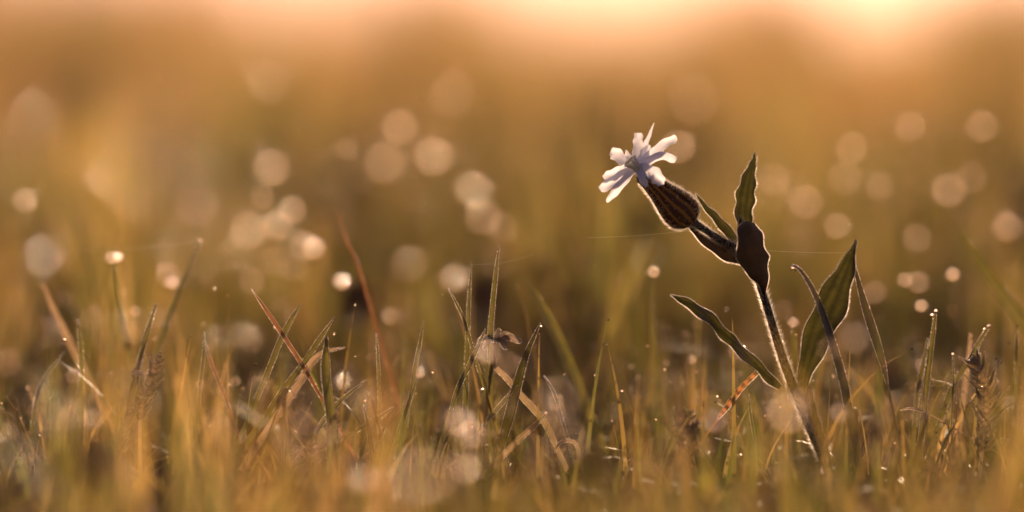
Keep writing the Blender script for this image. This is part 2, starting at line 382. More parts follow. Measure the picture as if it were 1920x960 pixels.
def build_grass():
    # foreground in front of the focus plane
    B = field(.36, .80, 4600, 1.6, .03); n = len(B)
    h = NP.gamma(9, .0053, n) * (1 + .4 * nz2(B, 14)); h = np.clip(h, .015, .072)
    fg = (B, h, NP.uniform(.0014, .0032, n), np.clip(NP.normal(.6, .4, n), -1.1, 1.1), NP.uniform(0, 6.283, n), tones(n, .18) ** 1.3 * 2.2, 5)
    V1 = grass_mass('foreground_grass', M_GRASS, *fg, 'soft blurred meadow grass nearest the lens along the bottom')
    cb, ch, ct, cw = [], [], [], []
    for k in range(34):
        CLUMPS.append((rnd.uniform(-60, 1980), rnd.uniform(1.45, 3.4), rnd.uniform(22, 55), rnd.uniform(50, 330), rnd.randint(16, 34), rnd.choice((0, 0, .3))))
    for px, d, sp, ty, cnt, pl in CLUMPS:
        cnt = int(cnt * (1.8 if 1 < d < 2 else 1))
        top = at(px, ty, d).z
        x0 = (px - 960) * PX * d
        cb.append(np.stack([NP.normal(x0, sp * PX * d * .8, cnt), NP.normal(d, .03 * d, cnt)], 1))
        ch.append(top * (1.08 - .5 * NP.random(cnt) ** 1.6)); ct.append(tones(cnt, pl) * (1.45 if d < 1 else 2.0 if d < 1.45 else rnd.choice((.45, 1.0, 2.3)))); cw.append(NP.uniform(.0010, .0024, cnt) * max(1, d))
    cb, ch, ct, cw = map(np.concatenate, (cb, ch, ct, cw)); n = len(ch)
    V0 = grass_mass('tall_grass', M_GRASS, cb, ch, cw, NP.normal(.3, .2, n), NP.uniform(0, 6.283, n), ct, 7, 'loose stands of taller soft blades rising out of the meadow')
    # around the focus plane: a thin taller stand over a dense low sward
    B = field(.78, 1.30, 9000, 1.5, .05); n = len(B)
    grass_mass('thatch', M_GRASS, B, NP.uniform(.008, .026, n), NP.uniform(.0006, .0016, n), NP.uniform(.9, 2.0, n), NP.uniform(0, 6.283, n), tones(n, .12) * .9, 4,
               'matted short dead stems and low leaves covering the soil')
    B = field(.80, 1.08, 9500, 1.5, .05); n = len(B)
    h = NP.gamma(6, .0052, n) * (1 + .4 * nz2(B, 16, 3)); h = np.clip(h, .010, .060)
    V2 = grass_mass('meadow_grass', M_GRASS, B, h, NP.uniform(.0006, .0019, n), NP.normal(.75, .5, n), NP.uniform(0, 6.283, n), tones(n, .14) * 1.45, 7,
               'low green and golden meadow grass around the campion')
    B = field(1.08, 3.2, 8000, 1.4, .05); n = len(B)
    h = NP.gamma(7, .0072, n) * (1 + .6 * nz2(B, 6, 5)); h = np.clip(h, .015, .078)
    for qx, qy, qr, lf in CLEAR:                # clover plants stand in small openings of the sward
        if lf:
            m_ = (np.abs(B[:, 0] / B[:, 1] - qx / qy) * qy < qr * 1.5) & (B[:, 1] < qy + .01)
            h[m_] *= .35
    for dx, dy in SIGHT:                        # nothing tall stands right in front of a drop
        m_ = (np.abs(B[:, 0] - dx * B[:, 1] / dy) < .008) & (B[:, 1] < dy + .004)
        h[m_] *= .6
    E = np.array(extra)
    B = np.concatenate([B, E[:, :2]]); h = np.concatenate([h, E[:, 2]]); n = len(B)
    bend = NP.normal(.5, .4, n); bend[-len(E):] = 0.0; wd = NP.uniform(.0014, .0034, n); wd[-len(E):] = .0009
    V3 = grass_mass('middle_grass', M_GRASS, B, h, wd, bend, NP.uniform(0, 6.283, n), tones(n) * 1.2, 5,
               'blurred golden meadow grass standing behind the campion')
    B = field(3.2, 14, 1500, 1.25, .1); n = len(B)
    q = nz2(B, .9, 9)
    h = NP.gamma(9, .0080, n) * (1 + .6 * q)
    for tx, ty, sx, hh in TUSSOCKS:
        h += hh * NP.uniform(.5, 1, n) * np.exp(-((B[:, 0] - tx) / sx) ** 2 - ((B[:, 1] - ty) / (sx * 1.5)) ** 2)
    for tx, ty, sx, hh in TUSSOCKS:
        k = int(260 * (sx / .2) ** 1.5)
        B = np.concatenate([B, np.stack([NP.normal(tx, sx * .7, k), NP.normal(ty, sx, k)], 1)])
        h = np.concatenate([h, NP.uniform(.6, 1.25, k) * (.133 + hh)])
    K = 17000; tb = field(4.5, 13, 1, 1.25, .1)[:1]
    ty = np.sqrt(NP.uniform(4.5 ** 2, 13 ** 2, K)); tx = NP.uniform(-1, 1, K) * ty * .21; th = np.array([.5 + .5 * noise.noise((a / b * 42, b * .35, 3.3)) for a, b in zip(tx, ty)])
    ppx = tx / ty / PX + 960
    cover = np.interp(ppx, [-400, 20, 70, 120, 400, 450, 690, 740, 900, 950, 1330, 1370, 1510, 1560, 1740, 1800, 2300], [.8, .8, .4, 1, 1, .12, .2, .8, .8, .15, .15, .9, .9, .06, .06, .8, .8])
    keep = NP.random(K) < cover * (.5 + th) * 1.0; tx, ty, th = tx[keep], ty[keep], th[keep]
    B = np.concatenate([B, np.stack([tx, ty], 1)]); h = np.concatenate([h, .133 + NP.uniform(-.02, .050, len(tx)) * ty * (.4 + th)])
    n = len(B); h = np.clip(h, .03, .42)
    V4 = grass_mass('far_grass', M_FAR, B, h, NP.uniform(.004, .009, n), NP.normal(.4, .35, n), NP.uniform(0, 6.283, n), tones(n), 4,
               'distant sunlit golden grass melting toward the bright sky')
    B = field(14, 70, 16, 1.15, .5); n = len(B)
    h = np.clip(NP.gamma(9, .022, n) * (1 + .8 * nz2(B, .12, 12)), .08, .5)
    grass_mass('horizon_grass', M_FAR, B, h, NP.uniform(.03, .08, n), NP.normal(.3, .3, n), NP.uniform(0, 6.283, n), tones(n), 4,
               'tall golden grass along the hazy horizon')
    def sow(V, cnt, r0, r1, low=1):
        n, L = V.shape[:2]
        i = NP.integers(0, n, cnt); j = np.minimum(L - 1, low + (NP.random(cnt) ** .6 * (L - low)).astype(int))
        P = V[i, j].mean(axis=1); P[:, 2] += r1 * .3
        return P, r0 + (r1 - r0) * NP.random(cnt) ** 2
    parts = [sow(V0, 700, .0003, .0010, 3), sow(V1, 3200, .0003, .0011), sow(V2, 20000, .00013, .00050, 2), sow(V3, 6000, .0006, .0018, 3), sow(V4, 1500, .002, .005, 3)]
    P = np.concatenate([a for a, b in parts]); R = np.concatenate([b for a, b in parts])
    lat, lon = 6, 9
    S = np.array([(math.sin(math.pi * a / lat) * math.cos(6.2832 * b / lon), math.sin(math.pi * a / lat) * math.sin(6.2832 * b / lon), math.cos(math.pi * a / lat)) for a in range(lat + 1) for b in range(lon)])
    V = (P[:, None, :] + S[None] * R[:, None, None]).astype(np.float32)
    f = np.array([(a * lon + b, (a + 1) * lon + b, (a + 1) * lon + (b + 1) % lon, a * lon + (b + 1) % lon) for a in range(lat) for b in range(lon)])
    F = (np.arange(len(P))[:, None, None] * len(S) + f[None]).reshape(-1, 4)
    me = bpy.data.meshes.new('dew_on_grass'); me.vertices.add(V.shape[0] * V.shape[1]); me.vertices.foreach_set('co', V.ravel())
    me.loops.add(F.size); me.loops.foreach_set('vertex_index', F.ravel().astype(np.int32))
    me.polygons.add(len(F)); me.polygons.foreach_set('loop_start', np.arange(0, F.size, 4, dtype=np.int32))
    me.update(calc_edges=True); me.polygons.foreach_set('use_smooth', [True] * len(me.polygons)); me.materials.append(M_BEAD)
    o = bpy.data.objects.new('dew_on_grass', me); COL.objects.link(o)
    tag(o, 'countless dew beads glittering all over the meadow grass', kind='stuff')

# ---------------------------------------------------------------- the white campion
def campion():
    root = empty('white_campion', at(1556, 912, FOCUS - .012)); root.location.z = 0
    tag(root, 'white campion with a hairy dark striped calyx leaning left over the grass', 'flower')
    def hair(name_parent, rows, count, length, rad=.00004, **k):
        m = MB(); hairs(m, rows, count, length, rad, **k); return m.build('hairs', M_HAIR, name_parent)
    # stem
    sp_ = [(1562, 905, -14), (1540, 850, -12), (1508, 775, -8), (1478, 700, -4), (1458, 640, 0), (1440, 580, 0), (1426, 535, 0), (1412, 490, 0), (1398, 466, 0)]
    bp = at(1572, 940, FOCUS - .014); 
    pts = [(bp.x, bp.y, -.002)] + [tuple(VIEW_AT(p)) for p in sp_]
    R = [.0016, .0015, .0015, .0015, .0014, .0013, .0012, .0012, .0014, .0011]
    rows = tube_rows(pts, R, 50, 12); m = MB(); m.grid(rows, closed=True); st = m.build('stem', M_STEM, root)
    hair(st, rows[8:46], 4200, .0021, thin=.6)
    # pedicel to the calyx
    pp = [(1392, 470, 0), (1372, 462, -1), (1345, 446, -2), (1318, 428, -2), (1297, 414, -2)]
    rows = tube_rows([tuple(VIEW_AT(p)) for p in pp], [.0012, .0012, .0011, .0011, .0014], 26, 12)
    m = MB(); m.grid(rows, closed=True); pd = m.build('pedicel', M_STEM, root)
    hair(pd, rows, 2200, .0016, thin=.6)
    # calyx: lathe along its axis
    a0 = VIEW_AT((1300, 418, -2)); a1 = VIEW_AT((1211, 332, -5))
    ax = (a1 - a0); L = ax.length; ax.normalize()
    side = ax.cross(Vector((0, 1, 0))).normalized(); dep = ax.cross(side).normalized()
    prof = [(0, .02), (.02, .12), (.07, .25), (.16, .335), (.28, .36), (.42, .335), (.56, .285), (.70, .235), (.84, .20), (.95, .18), (1.0, .175)]
    pr = cr(prof, 40); SEG = 80; rows = []
    for s, r in pr:
        row = []
        for j in range(SEG):
            th = 6.2832 * j / SEG
            rr = r * L * .75 * (1 + .035 * math.cos(12 * th) * min(1, r * 4))
            row.append(a0 + ax * (s * L) + (side * math.cos(th) + dep * math.sin(th)) * rr)
        rows.append(row)
    m = MB(); m.grid(rows, closed=True)
    cal = m.build('calyx', M_CALYX, root)
    hair(cal, rows[1:39], 5600, .00150, rad=.00004, thin=.95)
    mouth = rows[-1]; cen = sum(mouth, Vector()) / SEG
    for k in range(5):       # pointed calyx teeth
        th = k * 16 + 6; tr = []
        for i in range(7):
            u = i / 6; hw = 7 * (1 - u) ** .8
            tr.append([mouth[int(th + s * hw) % SEG] + ax * (u * .0020) + (mouth[int(th)] - cen) * (.12 * u) + (mouth[(th) % SEG] - mouth[int(th + s * hw) % SEG]) * 0 for s in (-1, -.4, .4, 1)])
        m = MB(); m.grid(tr); m.build('calyx_tooth', M_LEAF_DARK, root)
    # petals: two lobes each, drawn out from the throat at (1192, 310)
    cx, cyy = 1193, 313
    petals = [
        # upper left
        [[(cx, cyy, -4, 4), (1178, 305, 0, 9), (1164, 296, 4, 12), (1152, 287, 6, 12.5), (1145, 284, 7, 7)],
         [(cx, cyy, -4, 4), (1182, 302, 0, 7), (1177, 290, 3, 5), (1174, 281, 4, 1)],
         [(cx, cyy, -4, 4), (1176, 314, -1, 8), (1158, 321, 1, 8.5), (1142, 328, 2, 8.5), (1131, 333, 2, 4)]],
        # upper
        [[(cx, cyy, -4, 4), (1194, 296, 0, 9), (1196, 276, 5, 10), (1197, 260, 8, 9.5), (1197, 249, 9, 7)],
         [(cx, cyy, -4, 4), (1205, 296, 0, 9), (1212, 282, 3, 9), (1219, 272, 4, 2)],
         [(cx, cyy, -4, 3), (1205, 290, 1, 5), (1212, 268, 4, 5), (1219, 250, 6, 3), (1226, 231, 8, .8)]],
        # right
        [[(cx, cyy, -4, 5), (1210, 300, -3, 9), (1230, 282, -1, 9.5), (1249, 268, 1, 9), (1264, 260, 2, 7.5), (1269, 258, 2, 4)],
         [(cx, cyy, -4, 5), (1212, 305, -5, 10), (1230, 294, -6, 8), (1250, 293, -6, 8.5), (1264, 300, -5, 7), (1267, 302, -5, 3)]],
        # lower right, folded back over the calyx
        [[(cx + 5, cyy + 2, -4, 5), (1211, 316, -9, 10), (1226, 326, -12, 14), (1236, 338, -12, 12), (1240, 347, -11, 6)],
         [(cx + 2, cyy + 2, -4, 5), (1201, 322, -8, 7), (1204, 334, -11, 8), (1210, 344, -11, 6), (1214, 350, -10, 2.5)]],
        # lower left
        [[(cx, cyy, -4, 4), (1176, 322, -4, 9), (1158, 334, -4, 9.5), (1140, 346, -3, 10), (1128, 354, -3, 8), (1125, 356, -3, 4)],
         [(cx, cyy + 2, -4, 4), (1182, 325, -6, 7), (1168, 341, -8, 9), (1153, 359, -8, 8.5), (1142, 373, -7, 5), (1138, 379, -7, 1.5)]],
    ]
    for q, lobes in enumerate(petals):
        m = MB(); hm = MB()
        for k, pts in enumerate(lobes):
            pts = [(a, b, c, (w_ * .93 if i else w_ * 2)) for i, (a, b, c, w_) in enumerate(pts)]
            rows = ribbon_rows(pts, n=22, cols=9, tilt=[.5, .35, -.5, -.2, .4][q] * (1 if k != 1 else .6), camber=[.6, -.5, .6][k % 3], wave=.8, wfreq=1.9, seed=q + k)
            m.grid(rows)
            hairs(hm, rows[4:], 90, .00016, .00005, edge=True)
        pt = m.build('petal', M_PETAL, root)
        hm.build('margin_beads', M_HAIR, pt)
    # throat scales and stamens
    m = MB(); m.grid(tube_rows([tuple(a1 - ax * .002), tuple(a1 + ax * .002), tuple(VIEW_AT((cx + 6, cyy + 6, -2)))], [.0019, .0018, .0002], 10, 14), closed=True)
    m.build('petal_claws', M_PETAL, root)
    m = MB()
    for k in range(10):
        a = k * .6283; c0 = VIEW_AT((cx - 1, cyy - 1, -6)); r = .0015
        p0 = c0 + (side * math.cos(a) + dep * math.sin(a)) * r * .8; p1 = p0 + ax * .0022 + (side * math.cos(a) + dep * math.sin(a)) * r * .5
        p2 = p1 + ax * .0002 + (side * math.cos(a) + dep * math.sin(a)) * r * .5
        m.grid(tube_rows([tuple(p0 - ax * .002), tuple(p0), tuple(p1), tuple(p2)], [.00015, .00022, .00030, .00012], 10, 7), closed=True)
    m.build('corona', M_STAMEN, root)
    for k in range(5):
        a = k * 1.2566 + .4; c0 = VIEW_AT((cx - 1, cyy, -6))
        p0 = c0 - ax * .003; p1 = c0 + ax * .0030 + (side * math.cos(a) + dep * math.sin(a)) * .0011; p2 = p1 + ax * .0006
        m = MB(); m.grid(tube_rows([tuple(p0), tuple(p1)], [.00015, .00012], 6, 6), closed=True)
        s_ = m.build('stamen', M_STAMEN, root)
        m = MB(); m.grid(tube_rows([tuple(p1 - side * .0006), tuple(p1), tuple(p1 + side * .0006)], [.0002, .0004, .0002], 8, 8), closed=True); m.build('anther', M_STAMEN, s_)
    # leaves: (material, pts, options, hair number)
    L_ = [
        # tall upper leaf
        (M_LEAF, [(1402, 440, 3, 10), (1395, 410, 3, 15), (1397, 375, 3, 18), (1402, 345, 4, 15), (1409, 315, 5, 8), (1414, 300, 5, 4), (1415, 288, 5, .6)], dict(tilt=.3, camber=.5, wave=.9, wfreq=3.2, seed=1)),
        # broad dark bract facing the lens
        (M_LEAF_DARK, [(1407, 416, -6, 8), (1405, 424, -7, 17), (1405, 440, -7, 23), (1409, 468, -7, 27), (1415, 492, -6, 27), (1424, 512, -4, 19), (1430, 530, -3, 10), (1433, 552, -1, 3)], dict(tilt=-.2, camber=-1.0, wave=.5, wfreq=2.1, seed=5.2)),
        # narrow bract between calyx and tall leaf
        (M_LEAF, [(1388, 462, 2, 9), (1366, 436, 3, 9), (1343, 409, 4, 7.5), (1322, 387, 5, 4.5), (1305, 363, 5, .6)], dict(tilt=.4, camber=.5, wave=.4, wfreq=2, seed=4)),
        # leaf under the pedicel
        (M_LEAF_DARK, [(1404, 492, 0, 6), (1380, 482, 1, 13), (1352, 468, 1, 14), (1322, 448, 1, 10), (1300, 430, 0, 5), (1292, 420, 0, 1)], dict(tilt=-.3, camber=.4, wave=.4, wfreq=2, seed=5)),
        # small bract at the node
        (M_LEAF_DARK, [(1392, 430, -3, 6), (1389, 418, -3, 4), (1387, 406, -3, .5)], dict(tilt=.2)),
        # left curled lower leaf
        (M_LEAF, [(1462, 728, -4, 5), (1440, 706, -4, 9), (1414, 680, -4, 9), (1386, 654, -3, 9.5), (1366, 634, -3, 10), (1346, 612, -2, 10), (1322, 590, -2, 10), (1296, 573, -1, 9), (1274, 560, -1, 5), (1259, 554, -1, .8)], dict(tilt=.8, camber=.7, wave=2.6, wfreq=2.9, seed=0)),
        # broad right leaf
        (M_LEAF, [(1512, 760, -2, 3), (1506, 730, -2, 8), (1512, 690, -1, 16), (1528, 645, 0, 24), (1546, 600, 1, 29), (1564, 560, 2, 28), (1580, 520, 3, 21), (1592, 490, 4, 12), (1602, 462, 4, 3), (1605, 452, 4, .5)], dict(tilt=-.4, camber=.45, wave=.8, wfreq=2.6, seed=3)),
        # lowest short sheath leaf
        (M_LEAF, [(1556, 880, -13, 6), (1542, 840, -12, 10), (1528, 795, -9, 11), (1520, 755, -7, 8), (1519, 722, -5, 2)], dict(tilt=-.4, camber=.4, wave=.5, seed=2)),
    ]
    for mt, pts, k in L_:
        o, rows = ribbon('leaf', mt, pts, root, n=40, cols=9, **k)
        length = sum(math.dist(a[:2], b[:2]) for a, b in zip(pts, pts[1:]))
        hair(o, rows, int(length * 10), .00075, rad=.000048, edge=True, jit=.5, lenvar=.8)
        for _ in range(30):
            i = rnd.randrange(2, len(rows) - 2); beads.append((rows[i][rnd.choice((0, 8))], rnd.uniform(.00010, .00020)))
    return root
campion()

# ---------------------------------------------------------------- single blades of grass one can point at

def blade(name, label, pts, material=M_BLADE, dz=0.0, cat='grass blade', tilt=.5, camber=.6, bead=0, group='single blades of grass', root_to_ground=True, n=30):
    """pts: (x, y, half width px), first = foot, last = tip; dz = mm behind the focus plane"""
    P = [(p[0], p[1], (dz if len(p) < 4 else p[3]), p[2] * .72) for p in pts]
    rows = ribbon_rows(P, n=n, cols=5, tilt=tilt, camber=camber)
    if root_to_ground:
        d = [rows[1][j] - rows[0][j] for j in range(5)]
        foot = sum(rows[0], Vector()) / 5
        if foot.z > 0:
            dirv = (rows[0][2] - rows[3][2]).normalized(); dirv.z = min(dirv.z, -.5); k = (foot.z + .003) / -dirv.z
            rows.insert(0, [p + dirv * k for p in rows[0]])
    m = MB(); m.grid(rows); o = m.build(name, material)
    tag(o, label, cat, group)
    ln = sum(math.dist(a[:2], b[:2]) for a, b in zip(pts, pts[1:]))
    if abs(dz) < 30:
        hm = MB(); hairs(hm, rows[1:], int(ln * 3.5), .00042, .000042, edge=True, lenvar=.8); hm.build('hairs', M_HAIR, o)
    for _ in range(bead * 3):
        i = rnd.randrange(3, len(rows) - 1); j = rnd.choice((0, 4)); u = rnd.random()
        beads.append((rows[i][j].lerp(rows[i + 1][j] if i + 1 < len(rows) else rows[i][j], u), rnd.uniform(.00010, .00034)))
    return o, rows

BL = [
 # label, pts, material, dz, beads
 ('reddish dry blade crossing a green blade, leaning left of its foot', [(602, 745, 4), (570, 690, 5), (538, 640, 5), (506, 592, 5), (472, 543, .6)], M_BLADE_DRY, 0, 3),
 ('short green blade tipped right behind the reddish dry blade', [(480, 750, 6), (505, 690, 7), (525, 640, 7), (545, 600, 6), (563, 570, .8)], M_BLADE, 8, 14),
 ('dewy bright-edged blade leaning right beside the reddish dry blade', [(505, 770, 8), (540, 720, 8), (570, 680, 7), (600, 635, 6), (627, 595, .8)], M_BLADE, 4, 26),
 ('pale green blade lying parallel under the dewy bright-edged blade', [(520, 780, 9), (560, 720, 9), (588, 676, 8), (612, 660, 5), (645, 652, 1)], M_STRAW, 14, 10),
 ('wide upright pale green blade just right of the crossed blades', [(622, 860, 14), (620, 780, 13), (612, 720, 12), (610, 680, 11), (612, 632, 3)], M_BLADE, -12, 4),
 ('small serrated blade lying low to the right of the wide pale blade', [(668, 808, 4), (695, 792, 6), (715, 780, 5), (737, 764, .8)], M_BLADE, 0, 16),
 ('thin straight blade leaning right with a glowing drop halfway', [(760, 800, 5), (770, 740, 5), (780, 680, 5), (788, 640, 4), (794, 602, .8)], M_BLADE, 6, 10),
 ('slender upright blade with beads along its left edge', [(712, 830, 5), (712, 760, 5), (710, 700, 4), (708, 660, 3), (706, 625, .8)], M_BLADE, 8, 14),
 ('tallest upright blade above the curled star-shaped seed head', [(920, 680, 7), (920, 620, 7), (925, 560, 6), (930, 510, 5), (936, 458, .8)], M_BLADE, 3, 30),
 ('upright narrow blade left of the tallest upright blade', [(872, 770, 6), (875, 680, 6), (878, 600, 5), (880, 550, 4), (884, 493, .8)], M_BLADE, 10, 20),
 ('thin dark blade leaning left into the pair of tall blades', [(900, 700, 4), (885, 650, 4), (870, 600, 4), (856, 570, 3), (841, 541, .6)], M_BLADE, 2, 6),
 ('dark blade leaning right in front of the round glowing drop', [(846, 768, 5), (860, 725, 6), (880, 685, 6), (896, 650, 5), (910, 617, .8)], M_BLADE, -3, 14),
 ('folded dark green blade with bright serrated edges and a tip drop', [(925, 895, 7), (938, 840, 10), (955, 780, 13), (970, 720, 12), (985, 670, 8), (1002, 630, 4), (1013, 606, .7)], M_LEAF, 0, 46),
 ('short side blade joining the folded dark green blade', [(904, 800, 2), (925, 775, 5), (945, 752, 5), (970, 722, 1)], M_BLADE, 0, 20),
 ('long pale bent stalk curving down right below the seed head', [(1040, 830, 7), (1020, 790, 8), (985, 750, 8), (955, 715, 7), (930, 690, 6)], M_STRAW, 4, 8),
 ('pale straw blade leaning right with a bright drop at its tip', [(880, 930, 8), (920, 880, 8), (965, 832, 7), (1000, 800, 6), (1024, 776, 2)], M_STRAW, -8, 8),
 ('broad blurred olive blade leaning left behind the folded blade', [(1150, 900, 18), (1110, 800, 18), (1070, 690, 17), (1030, 600, 14), (988, 520, 3)], M_BLADE, 45, 8),
 ('thin spike with small beads right of the folded dark blade', [(1075, 860, 4), (1058, 800, 4), (1040, 740, 4), (1020, 705, .6)], M_BLADE, 3, 14),
 ('curled pale tendril looping over near the ground', [(1092, 880, 3), (1086, 850, 4), (1078, 830, 4), (1062, 826, 4), (1048, 832, 3), (1040, 850, 2)], M_STRAW, -4, 4),
 ('tall blurred blade leaning right with small drops near its tip', [(290, 680, 9), (310, 610, 8), (335, 545, 7), (358, 495, 6), (374, 450, 2)], M_BLADE, 48, 16),
 ('short beaded blade standing above the feathery leaf', [(258, 690, 6), (268, 650, 6), (278, 615, 6), (293, 568, 2)], M_BLADE, 18, 24),
 ('pair-like blurred blade under the twin white drops', [(245, 690, 10), (232, 620, 10), (220, 560, 8), (210, 497, 3)], M_BLADE, 60, 6),
 ('pale blurred blade leaning left beneath the large ringed drop', [(160, 700, 8), (130, 640, 9), (105, 590, 8), (78, 530, 3)], M_STRAW, 60, 6),
 ('thin upright blade with fine beads in the left grass', [(372, 760, 4), (376, 710, 4), (381, 670, 4), (383, 622, .8)], M_BLADE, 16, 18),
 ('thin brown blade leaning left in the left grass', [(430, 770, 4), (412, 720, 4), (396, 680, 4), (384, 640, .8)], M_BLADE_DRY, 20, 6),
 ('dark brown needle leaning left above the blurred clover head', [(690, 560, 4), (672, 500, 4), (650, 450, 3), (629, 385, .8)], M_BLADE_DRY, 50, 2),
 ('narrow blade rising right at the foot of the brown needle', [(700, 880, 5), (696, 840, 6), (690, 800, 5), (682, 760, 1)], M_BLADE_DARK, -2, 8),
 ('bowed dark blade with a dew drop on its hooked tip', [(1592, 770, 11), (1580, 710, 11), (1560, 640, 10), (1540, 580, 8), (1520, 535, 6), (1500, 506, 4), (1486, 497, 2)], M_BLADE_DARK, -9, 46),
 ('slender dark leaf blade leaning left against the broad campion leaf', [(1664, 720, 3), (1655, 680, 8), (1640, 630, 11), (1624, 580, 10), (1610, 530, 6), (1602, 490, 3), (1604, 452, 1)], M_BLADE_DARK, 6, 40),
 ('orange and brown banded dead blade lying at an angle', [(1346, 786, 2), (1362, 764, 7), (1390, 728, 7), (1418, 700, 6)], M_STRIPE, 5, 0),
 ('beaded green blade topped by two bright drops', [(1724, 860, 8), (1732, 780, 8), (1740, 700, 7), (1748, 640, 6), (1754, 590, 3)], M_BLADE, 8, 36),
 ('thinner blade leaning right behind the two-drop blade', [(1715, 800, 6), (1722, 730, 6), (1732, 680, 5), (1740, 635, 2)], M_BLADE, 18, 14),
 ('long blade leaning right beside the large feathery leaf', [(1760, 800, 7), (1785, 730, 7), (1815, 680, 6), (1840, 635, 5), (1856, 610, 2)], M_BLADE, 16, 22),
 ('upright pale blade crossing behind the long leaning blade', [(1800, 800, 6), (1808, 740, 6), (1815, 680, 6), (1820, 625, 3)], M_STRAW, 28, 12),
 ('thin bead-studded stalk right of the two-drop blade', [(1782, 860, 3), (1785, 790, 3), (1788, 720, 3), (1787, 666, 1)], M_BLADE, 14, 12),
 ('wide blurred blade leaning left at the right edge', [(1960, 660, 17), (1900, 580, 17), (1850, 510, 14), (1796, 425, 3)], M_BLADE, 60, 8),
 ('fine upright blade near the right frame edge', [(1905, 720, 4), (1906, 660, 4), (1907, 620, .8)], M_BLADE, 20, 6),
 ('beaded upright stalk left of the campion stem', [(1235, 800, 6), (1232, 700, 6), (1228, 620, 5), (1226, 520, 2)], M_BLADE, 52, 10),
 ('thin beaded stem standing in front of the campion foot', [(1418, 900, 3), (1415, 830, 3), (1408, 780, 3), (1404, 740, 1)], M_BLADE, -4, 14),
 ('short thin blade leaning left before the glowing drop', [(590, 815, 5), (606, 790, 6), (640, 750, 5), (688, 712, .8)], M_BLADE, 6, 16),
 ('fine wisp arched over at the foot of the two-drop blade', [(1745, 778, 2), (1728, 770, 2.5), (1705, 766, 2), (1688, 770, .6)], M_STRAW, 2, 0),
 ('olive blade standing behind the campion stem', [(1492, 760, 9), (1490, 700, 9), (1488, 650, 8), (1487, 612, 3)], M_BLADE, 40, 6),
 ('blurred upright blade left of the feathery left leaf', [(150, 740, 6), (152, 690, 6), (150, 640, 5), (146, 600, 1)], M_BLADE, 25, 12),
 ('bent blade hanging low at the far left', [(60, 800, 5), (70, 740, 5), (90, 700, 5), (120, 660, 1)], M_BLADE, 20, 10),
 ('short upright blade by the low glowing drop', [(735, 860, 5), (745, 820, 6), (765, 760, 5), (782, 710, 1)], M_BLADE, 0, 8),
 ('dark narrow blade leaning left near the ground centre', [(705, 880, 5), (715, 830, 5), (705, 780, 4), (692, 735, .8)], M_BLADE, -2, 6),
]
for lb, pts, mt, dz, bd in BL:
    blade('grass_blade', lb, pts, mt, dz, bead=bd, tilt=rnd.uniform(.2, .9) * rnd.choice((-1, 1)), camber=rnd.uniform(.3, .9))

# ---------------------------------------------------------------- yarrow leaves (feathery)
def yarrow(label, pts, d, wmax, pin=16):
    b = at(*pts[0], d); root = empty('yarrow_leaf', (b.x, b.y, 0)); tag(root, label, 'feathery leaf', 'feathery yarrow leaves')
    P = [at(x, y, d) for x, y in pts]
    foot = Vector((P[0].x, P[0].y, -.002))
    c = cr([tuple(foot)] + [tuple(p) for p in P], 60)
    m = MB(); m.grid(tube_rows([tuple(foot)] + [tuple(p) for p in P], [.0006] * len(P) + [.0003], 40, 8), closed=True); m.build('rachis', M_YARROW, root)
    m = MB(); start = 18; fz = []
    for k in range(pin):
        i = start + int((58 - start) * k / (pin - 1)); p = Vector(c[i]); t = (Vector(c[min(59, i + 1)]) - Vector(c[i - 1])).normalized()
        u = k / (pin - 1); wl = wmax * math.sin(math.pi * (.18 + .80 * u)) ** .8 * rnd.uniform(.6, 1.15)
        sx = t.cross(Vector((0, 1, 0))).normalized()
        for s in (-1, 1):
            fw = rnd.uniform(-.9, .9); wl *= rnd.uniform(.7, 1.2)
            d0 = (sx * s + t * rnd.uniform(.2, 1.0) + Vector((0, fw, 0))).normalized()
            q = p + d0 * wl
            bend = t * wl * .55 - Vector((0, .2 * wl * rnd.random(), 0))
            m.grid(tube_rows([tuple(p), tuple(p + d0 * wl * .5), tuple(q + bend)], [.00040, .00050, .00020], 8, 5), closed=True)
            for e in range(7):                     # the finely cut second order lobes
                v = .25 + .75 * e / 6; o = p + d0 * wl * v + bend * v * v
                for r in (-1, 1):
                    dd = (d0 * .6 + t * r * .9 + Vector((0, rnd.uniform(-.6, .6), 0))).normalized()
                    ll = wl * .17 * rnd.uniform(.6, 1.1)
                    tr_ = tube_rows([tuple(o), tuple(o + dd * ll)], [.0002, .00007], 4, 4); m.grid(tr_, closed=True); fz.append(tr_)
            beads.append((q + bend, rnd.uniform(.00012, .0002)))
            if rnd.random() < .5: beads.append((p + d0 * wl * .6, rnd.uniform(.00010, .0002)))
    hm = MB(); lf = m.build('leaflets', M_YARROW, root)
    for q in fz: hairs(hm, q, 3, .00035, .00004)
    hm.build('hairs', M_HAIR, lf)
yarrow('bright feathery yarrow leaf standing under the short beaded blade', [(262, 800), (270, 745), (286, 700), (302, 658)], FOCUS + .008, .0042)
yarrow('small dim feathery yarrow leaf low at the left', [(225, 850), (232, 815), (240, 785), (243, 765)], FOCUS + .004, .0028, 12)
yarrow('large feathery yarrow leaf curled at the right edge', [(1838, 880), (1846, 810), (1850, 740), (1836, 690), (1822, 672)], FOCUS - .004, .0060, 22)
yarrow('low crumpled feathery leaf left of the campion foot', [(1300, 860), (1290, 820), (1282, 790), (1300, 770)], FOCUS + .02, .0045, 12)

